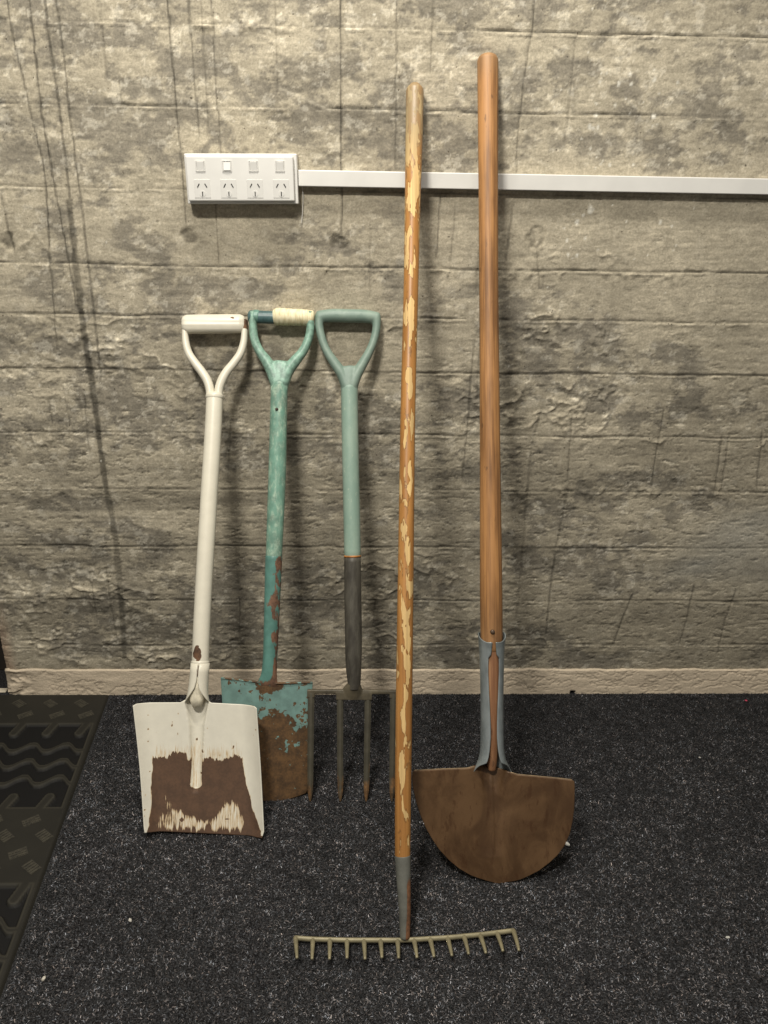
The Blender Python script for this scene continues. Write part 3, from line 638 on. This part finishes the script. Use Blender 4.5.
shaft('shaft', [(-.0194, 0, .474, .0160, .0160), (-.0155, 0, .56, .0168, .0166), (-.0118, 0, .6485, .0172, .0168), (-.0080, 0, .784, .0165, .0160), (-.0070, 0, .815, .0172, .0156)], M_TEAL, t, lambda x, y, z: .22 + .28 * fbm(x, z, 50, 9, 3, 4), sub=10)
yoke = []
for s in (-1, 1):
    yoke.append(tube([(-.0065 + s * .0080, 0, .815, .0110, .0150), (-.0060 + s * .0150, 0, .838, .0120, .0140), (-.0040 + s * .0270, 0, .8570, .0110, .0128), (-.003 + s * .0415, 0, .8760, .0092, .0118), (-.0025 + s * .0520, 0, .8990, .0086, .0112), (-.0018 + s * .0555, 0, .920, .0082, .0118), (-.0018 + s * .0558, 0, .936, .0080, .0138), (-.0020 + s * .0558, 0, .951, .0078, .0138)], 18, 6))
yoke.append(tube([(-.0072, 0, .80, .017, .0155), (-.0068, 0, .822, .0190, .0148), (-.0055, 0, .838, .0240, .0135), (-.0045, 0, .849, .0260, .0120), (-.0042, 0, .8545, .0180, .0105)], 18, 4))
V, F = join(*yoke); o = fuse(make('handle_yoke', V, F, plain('speckled_teal_yoke', (128, 160, 143), .42, 0, .14, 110), t), .0013, 22)
shaft('grip', [(-.0620, 0, .9435, .0125, .0125), (-.030, 0, .9425, .0122, .0122), (.056, 0, .9425, .0120, .0120)], plain('bare_blue_green_grip', (72, 98, 98), .4), t, ref=(0, 0, 1))
shaft('grip_end', [(-.0560, 0, .9440, .0130, .0130), (-.0540, 0, .9438, .0132, .0132), (-.0480, 0, .9435, .0132, .0132), (-.0470, 0, .9434, .0128, .0128)], plain('teal_grip_end', (104, 140, 126), .42), t, ref=(0, 0, 1))
k = Mt('cream_tape', .7, 0, .3); n = k.noise(1, 3, .5, (420, 60, 60)); n2 = k.noise(60, 4)
k.color(k.mix(k.step(k.math('MULTIPLY_ADD', n, .6, k.math('MULTIPLY', n2, .4)), .35, .62), L4((206, 192, 150)), L4((234, 226, 192)))); k.bump(n, .5, .0010); M_TAPE = k.m
tp = []
V, F = tube([(-.0135, 0, .9440, .0155, .0152), (-.011, 0, .9440, .0168, .0162), (.02, 0, .9430, .0158, .0156), (.048, 0, .9420, .0148, .0150), (.0560, 0, .9410, .0142, .0150)], 30, 26, ref=(0, 0, 1))
ph = (V[:, 0] * 95 + np.arctan2(V[:, 2] - .943, V[:, 1]) / 6.28) % 1.0; c_ = np.array([V[:, 0], V[:, 0] * 0, V[:, 0] * 0 + .943]).T; V = c_ + (V - c_) * (1 + .045 * ph)[:, None]
make('grip_tape', V, F, M_TAPE, t)
shaft('rivet', [(-.0108, -.0155, .7628, .0031, .0031), (-.0108, -.0176, .7628, .0029, .0029)], plain('dark_rusty_rivet', (58, 38, 28), .6), t, ref=(0, 0, 1), sub=1)

# ================================================================== 3. garden fork
t = frame('garden_fork', (-.0332, -.3668, 0), (-.0239, -.0135, .8963))
tag(t, 'garden fork with sage green plastic handle and four dark rusty tines', 'garden fork')
HX = .0205
def tine(pts, n=9):
    return tube(pts, 8, 5, ref=(0, 1, 0))
for (xb, xt, zt_) in ((-.0585, -.0595, .214), (.0005, -.0028, .208), (.0515, .0520, .208), (.1020, .1020, .214)):
    P = catmull([(xt, 0, zt_), (xt + (xb - xt) * .3, 0, .15), (xt + (xb - xt) * .6, .001, .08), (xb, .001, .034), (xb, 0, .016), (xb, 0, .0015)], 6)
    wz = P[:, 2]; V, F = square_bar(P, I(wz, [0, .004, .022, .04, .15, .2], [.0008, .0022, .0050, .0058, .0062, .0064]), I(wz, [0, .02, .2], [.0008, .0040, .0046]), (0, 1, 0))
    o = make('tine', V, F, M_FORK, t, smooth=False, wear=np.clip(.10 + .42 * sm(V[:, 2], .10, .03) + .18 * (np.abs(V[:, 0] - xb) > .006), 0, 1)); bevel(o, .0008)
head = [box(-.0672, .1096, -.0042, .0042, .2125, .2205), box(-.0672, -.0520, -.0045, .0045, .205, .2195), box(.0945, .1096, -.0045, .0045, .205, .2195),
        box(-.0104, .0596, -.0048, .0048, .2010, .2160), tube([(.0205, 0, .205, .020, .0055), (.0225, 0, .218, .021, .0085), (.0245, 0, .231, .0135, .0115)], 16, 4)]
V, F = join(*head); o = fuse(make('fork_head', V, F, plain('dark_fork_head_steel', (80, 73, 58), .5, .15, .2, 40), t), .0011, 4)
shaft('socket', [(.0247, 0, .222, .0118, .0118), (.0245, 0, .232, .0126, .0126), (.0230, 0, .262, .0150, .0150), (.0220, 0, .3168, .0166, .0166), (.0195, 0, .40, .0168, .0168), (.0176, 0, .4810, .0164, .0164)], M_FSOCK, t, sub=8, round_ends=False)
shaft('socket_ring', [(.0176, 0, .4800, .0168, .0168), (.0175, 0, .4835, .0168, .0168)], plain('orange_ring', (176, 116, 58), .5), t, sub=1, round_ends=False)
shaft('shaft', [(.0175, 0, .4830, .0163, .0163), (.0150, 0, .56, .0164, .0164), (.0110, 0, .67, .0164, .0164), (.0073, 0, .7855, .0164, .0162), (.0066, 0, .812, .0168, .0160)], M_SAGE, t, sub=8)
yoke = []
for s in (-1, 1):
    yoke.append(tube([(.0066 + s * .0060, 0, .812, .0105, .0150), (.0062 + s * .0140, 0, .836, .0110, .0135), (.0045 + s * .0270, 0, .857, .0100, .0118), (.0030 + s * .0405, 0, .879, .0086, .0110), (.0025 + s * .0510, 0, .905, .0082, .0108), (.0020 + s * .0560, 0, .930, .0084, .0112), (.0018 + s * .0555, 0, .948, .0095, .0122)], 18, 6))
yoke.append(tube([(.0066, 0, .800, .0168, .0158), (.0066, 0, .820, .0180, .0148), (.0055, 0, .836, .0225, .0130), (.0050, 0, .845, .0230, .0112), (.0046, 0, .849, .0160, .0100)], 18, 4))
yoke.append(tube([(-.0560, 0, .9475, .0115, .0115), (-.03, -.0005, .9500, .0135, .0130), (.002, -.001, .9500, .0138, .0132), (.034, -.0005, .9500, .0135, .0130), (.0600, 0, .9475, .0115, .0115)], 20, 5, ref=(0, 0, 1)))
V, F = join(*yoke); fuse(make('handle_grip', V, F, M_SAGE2, t), .0013, 20)

# ================================================================== 4. garden rake
t = frame('garden_rake', (.0768, -.6890, .0115), (.0948, -.0145, 1.2887))
tag(t, 'long garden rake with peeling varnished pole and grey steel head, nearest the camera', 'rake')
def r_wear(x, y, z): return np.where(y < 0.004, .22 + .26 * sm(z, 1.0, 1.25) - .25 * sm(z, 1.33, 1.4) + .16 * np.exp(-((z - .55) / .12) ** 2), -.35) - .38 * sm(np.abs(x + .004), .006, .0115) * (1 - .7 * sm(z, 1.15, 1.3))
def r_col(x, y, z):
    c = np.zeros((len(x), 3)); c[:, 0] = sm(z, 1.24, 1.40) * .85; return c
shaft('pole', [(-.0046, 0, .126, .0124, .0124), (-.0050, 0, .20, .0130, .0130), (-.0050, 0, .3776, .0136, .0136), (-.0046, 0, .60, .0132, .0132), (-.0038, 0, .8756, .0127, .0127), (-.0013, 0, 1.0515, .0128, .0128), (.0003, 0, 1.2318, .0139, .0139), (.0014, 0, 1.34, .0152, .0152), (.0019, 0, 1.4271, .0158, .0158), (.0019, 0, 1.435, .0140, .0140), (.0019, 0, 1.439, .0105, .0105)], M_RWOOD, t, r_wear, r_col, sub=24)
M_FERR = wear_mat('grey_rusting_ferrule', (112, 112, 104), (112, 78, 54), .5, .75, 50, (1, 1, .4), .5, .08, .2)
shaft('ferrule', [(.0004, 0, .004, .0080, .0080), (.0002, 0, .030, .0090, .0090), (-.0015, 0, .07, .0106, .0106), (-.0042, 0, .122, .0126, .0126), (-.0044, 0, .1285, .0128, .0128)], M_FERR, t, lambda x, y, z: .22 + .42 * sm(x, -.001, .004) * sm(z, .115, .08), sub=8)
# head: bar and teeth are laid in world coordinates, then brought under the rake
inv = t.matrix_world.inverted()
def loc(V):
    M3 = np.array(inv)[:3]; V = np.asarray(V, float); return V @ M3[:, :3].T + M3[:, 3]
BASE = [(-.0964, -.6821), (-.0685, -.6853), (-.0415, -.6865), (-.0145, -.6878), (.0124, -.6882), (.0386, -.6886), (.0658, -.6890), (.0919, -.6884), (.1175, -.6869), (.1456, -.6855), (.1723, -.6831), (.1984, -.6806), (.2263, -.6773), (.2536, -.6739)]
TIPS = [(-.0903, -.7295), (-.0673, -.7315), (-.0406, -.7319), (-.0139, -.7306), (.0137, -.7327), (.0397, -.7305), (.0653, -.7317), (.0935, -.7313), (.1197, -.7303), (.1476, -.7288), (.1737, -.7263), (.2007, -.7250), (.2277, -.7219), (.2528, -.7213)]
M_RAKE = wear_mat('tarnished_khaki_steel', (142, 134, 106), (88, 76, 54), .5, .75, 70, (1, 1, 1), .9, .15, .25)
bp = catmull([(BASE[0][0] - .001, BASE[0][1], .0100)] + [(x, y, .0105) for x, y in BASE[1:-1]] + [(BASE[-1][0] + .001, BASE[-1][1], .0110)], 4)
V, F = square_bar(bp, .0036, .0042, (0, 0, 1)); make('rake_bar', loc(V), F, M_RAKE, t, wear=np.full(len(V), .15))
for (bx, by), (tx, ty) in zip(BASE, TIPS):
    P = catmull([(bx, by, .0105), (bx + (tx - bx) * .35, by + (ty - by) * .35, .0165), (bx + (tx - bx) * .72, by + (ty - by) * .72, .0215), (tx, ty, .0235)], 4)
    n = len(P); V, F = square_bar(P, np.linspace(.0040, .0021, n), np.linspace(.0036, .0019, n), (0, 0, 1))
    make('tooth', loc(V), F, M_RAKE, t, wear=np.full(len(V), .18))

# ================================================================== 5. long-handled round spade
t = frame('long_handled_spade', (.2449, -.5658, 0), (.2223, -.0160, 1.3418))
tag(t, 'long-handled round-edged spade with orange-brown pole and broad brown half-moon blade, furthest right tool', 'spade')
def b_depth(x, z, u, v):
    xc = x + .0060; hw = I(z, [.0, .06, .13, .175, .205], [.007, .008, .012, .020, .033]); dp = I(z, [.045, .06, .10, .15, .18, .205], [0, .0025, .0055, .010, .016, .0195])
    wg = I(z, [.0, .05, .12, .17, .205], [.010, .016, .026, .030, .030]); y = dp * (.6 * np.clip(1 - (xc / hw) ** 2, 0, 1) ** .7 * sm(z, .13, .185) + (1 - .6 * sm(z, .13, .185)) * np.exp(-(xc / wg) ** 2)) - .0016 * np.exp(-(xc / .0026) ** 2) * sm(z, .045, .06) * sm(z, .19, .17)
    y = y - .010 * (np.abs(xc) / .14) ** 2.2 - .002
    s_ = sm(z, .055, .06)
    return y
bl_l = lambda z: -I(z, [-.0005, .001, .0052, .0100, .0152, .0280, .0432, .0620, .0819, .1000, .1202, .1450, .1693, .190, .1985, .2005], [-.002, .006, .0205, .0345, .0465, .0670, .0845, .1010, .1140, .1238, .1324, .1405, .1456, .1472, .1462, .1430])
bl_r = lambda z: I(z, [-.0005, .0005, .0024, .0055, .0100, .0200, .0335, .0480, .0655, .0860, .1088, .1300, .1523, .170, .1775, .1785], [.004, .012, .0300, .0420, .0530, .0730, .0905, .1055, .1175, .1262, .1312, .1340, .1350, .1352, .1342, .1300])
vv = np.linspace(0, 1, 120); nu = 190
ug = np.linspace(0, 1, nu)
rowsX = np.zeros((120, nu)); rowsZ = np.zeros((120, nu))
for i, v_ in enumerate(vv):
    zl = -.0005 + v_ ** 1.6 * .2010; zr = -.0005 + v_ ** 1.6 * .1790
    xl_ = float(bl_l(zl)); xr_ = float(bl_r(zr)); rowsX[i] = xl_ + (xr_ - xl_) * ug
    ztop = I(rowsX[i], [-.1463, -.05, -.036, .024, .036, .1338], [zl, zl * 1.0 - .001 * v_, zl + .002 * v_, zr + (.0125) * v_, zr + .0085 * v_, zr])
    rowsZ[i] = ztop
Yb = b_depth(rowsX, rowsZ, None, None)
o = make('blade', np.stack([rowsX, Yb, rowsZ], -1).reshape(-1, 3), gridF(120, nu), M_BRONZE, t); solid(o, .0024, 1.0)
# bright worn edge along the top of the blade
for side in (0, 1):
    sel = (rowsX[-1] < -.036) if side == 0 else (rowsX[-1] > .026)
    P = [(x, y - .001, z, .0009, .0016) for x, y, z in zip(rowsX[-1][sel][::4], Yb[-1][sel][::4], rowsZ[-1][sel][::4])]
    V, F = tube(P, 8, 1, ref=(0, 1, 0)); make('blade_shoulder', V, F, plain('worn_shoulder_edge', (132, 112, 86), .4, .3), t)
zs_ = np.array([.186, .193, .199, .205, .212, .222, .235, .255, .280, .305, .330, .365, .385, .392, .398, .405, .415, .425, .4325])
gap = [.0, .0, .0, .0, .0120, .0088, .0068, .0052, .0054, .0062, .0075, .0088, .0088, .0085, .0045, .0038, .0032, .0028, .0025]
Rr = [.034, .0315, .0285, .0255, .0225, .0203, .0190, .0186, .0184, .0184, .0185, .0193, .0198, .0200, .0203, .0208, .0215, .0222, .0228]
op = [1.62, 1.52, 1.36, 1.10, .0, 0, 0, 0, 0, 0, 0, 0, 0, 0, 0, 0, 0, 0, 0]
cy = [-.002, -.0015, -.001, -.0003] + [0] * 15
zi = np.linspace(0, 1, 19); zf = np.linspace(0, 1, 73)
a0 = [o_ if o_ > 0 else math.asin(g_ / r_) for o_, g_, r_ in zip(op, gap, Rr)]
Z_ = I(zf, zi, zs_); R_ = I(zf, zi, Rr); A_ = I(zf, zi, a0); CY = I(zf, zi, cy); n = 48; rows = []
for z, r_, a_, c_ in zip(Z_, R_, A_, CY):
    th = np.linspace(a_, 2 * math.pi - a_, n)
    dip = -.013 * np.clip((z - .41) / .0225, 0, 1) * np.clip(np.cos(th) + .15, 0, 1)     # the front lips fall away to a V
    yy = -(r_ * np.cos(th)); yy = np.where(z < .212, yy * np.clip(.62 + (z - .186) * 14, .62, 1), yy)
    rows.append(np.stack([-.0062 + I(z, [.19, .43], [0, .0022]) - r_ * np.sin(th), yy + c_, z + dip], -1))
rows = np.array(rows)
o = make('socket', rows.reshape(-1, 3), gridF(len(rows), n), M_GALV, t); solid(o, .0016)
shaft('pole_core', [(-.0062, .003, .1955, .0072, .0072), (-.0060, .002, .205, .0086, .0086), (-.0060, 0, .235, .0105, .0105), (-.0056, 0, .30, .0145, .0145), (-.0048, 0, .38, .0170, .0170), (-.0044, 0, .43, .0185, .0185)], M_INWOOD, t, sub=8)
def l_col(x, y, z):
    c = np.zeros((len(x), 3)); c[:, 0] = sm(z, 1.38, 1.445) * .6 + .25 * sm(z, .5, .42); return c
shaft('pole', [(-.0044, 0, .405, .0190, .0190), (-.0043, 0, .4920, .0196, .0196), (-.0038, 0, .62, .0188, .0188), (-.0030, 0, .80, .0176, .0176), (-.0022, 0, 1.015, .0168, .0168), (-.0008, 0, 1.22, .0172, .0172), (.0006, 0, 1.40, .0184, .0184), (.0008, 0, 1.4310, .0186, .0186), (.0008, 0, 1.4345, .0178, .0178)], M_LWOOD, t, None, l_col, sub=16)
shaft('rivet', [(-.0058, -.0185, .4370, .0042, .0042), (-.0058, -.0215, .4372, .0036, .0036)], plain('old_rivet_steel', (96, 78, 62), .45, .4), t, ref=(0, 0, 1), sub=1)

# ------------------------------------------------------------------ crumbs on the carpet
def crumb(loc_, r_, c, label, cat='crumb', grp=None):
    th = np.random.RandomState(int(abs(loc_[0]) * 1e4))
    V, F = tube([(-r_, 0, r_ * .5, r_ * .35, r_ * .3), (-r_ * .4, 0, r_ * .6, r_ * .8, r_ * .55), (r_ * .5, 0, r_ * .6, r_ * .7, r_ * .5), (r_, 0, r_ * .5, r_ * .3, r_ * .3)], 7, 2, ref=(0, 0, 1))
    V = V * (1 + th.uniform(-.15, .15, V.shape)); V[:, 2] += r_ * .15
    o = make('crumb', V, F, plain('crumb_' + cat + str(len(bpy.data.materials)), c, .6), smooth=False); o.location = (*loc_, .001); o.rotation_euler = (0, 0, th.uniform(0, 3)); tag(o, label, cat, grp)
crumb((.3870, -.4840), .0050, (236, 234, 224), 'white crumb on the carpet beside the right edge of the round brown blade')
crumb((-.369, -.639), .0032, (190, 186, 176), 'small pale flake on the carpet below the white shovel')
crumb((-.471, -.742), .0034, (196, 190, 176), 'pale flake lying near the right edge of the rubber doormat')
crumb((.926, -.037), .0026, (200, 60, 90), 'tiny pink speck on the carpet by the wall at far right')
crumb((.601, -.685), .0030, (190, 188, 180), 'small white flake on open carpet at lower right')
crumb((.732, -.242), .0022, (176, 172, 164), 'tiny pale speck on the carpet at mid right')
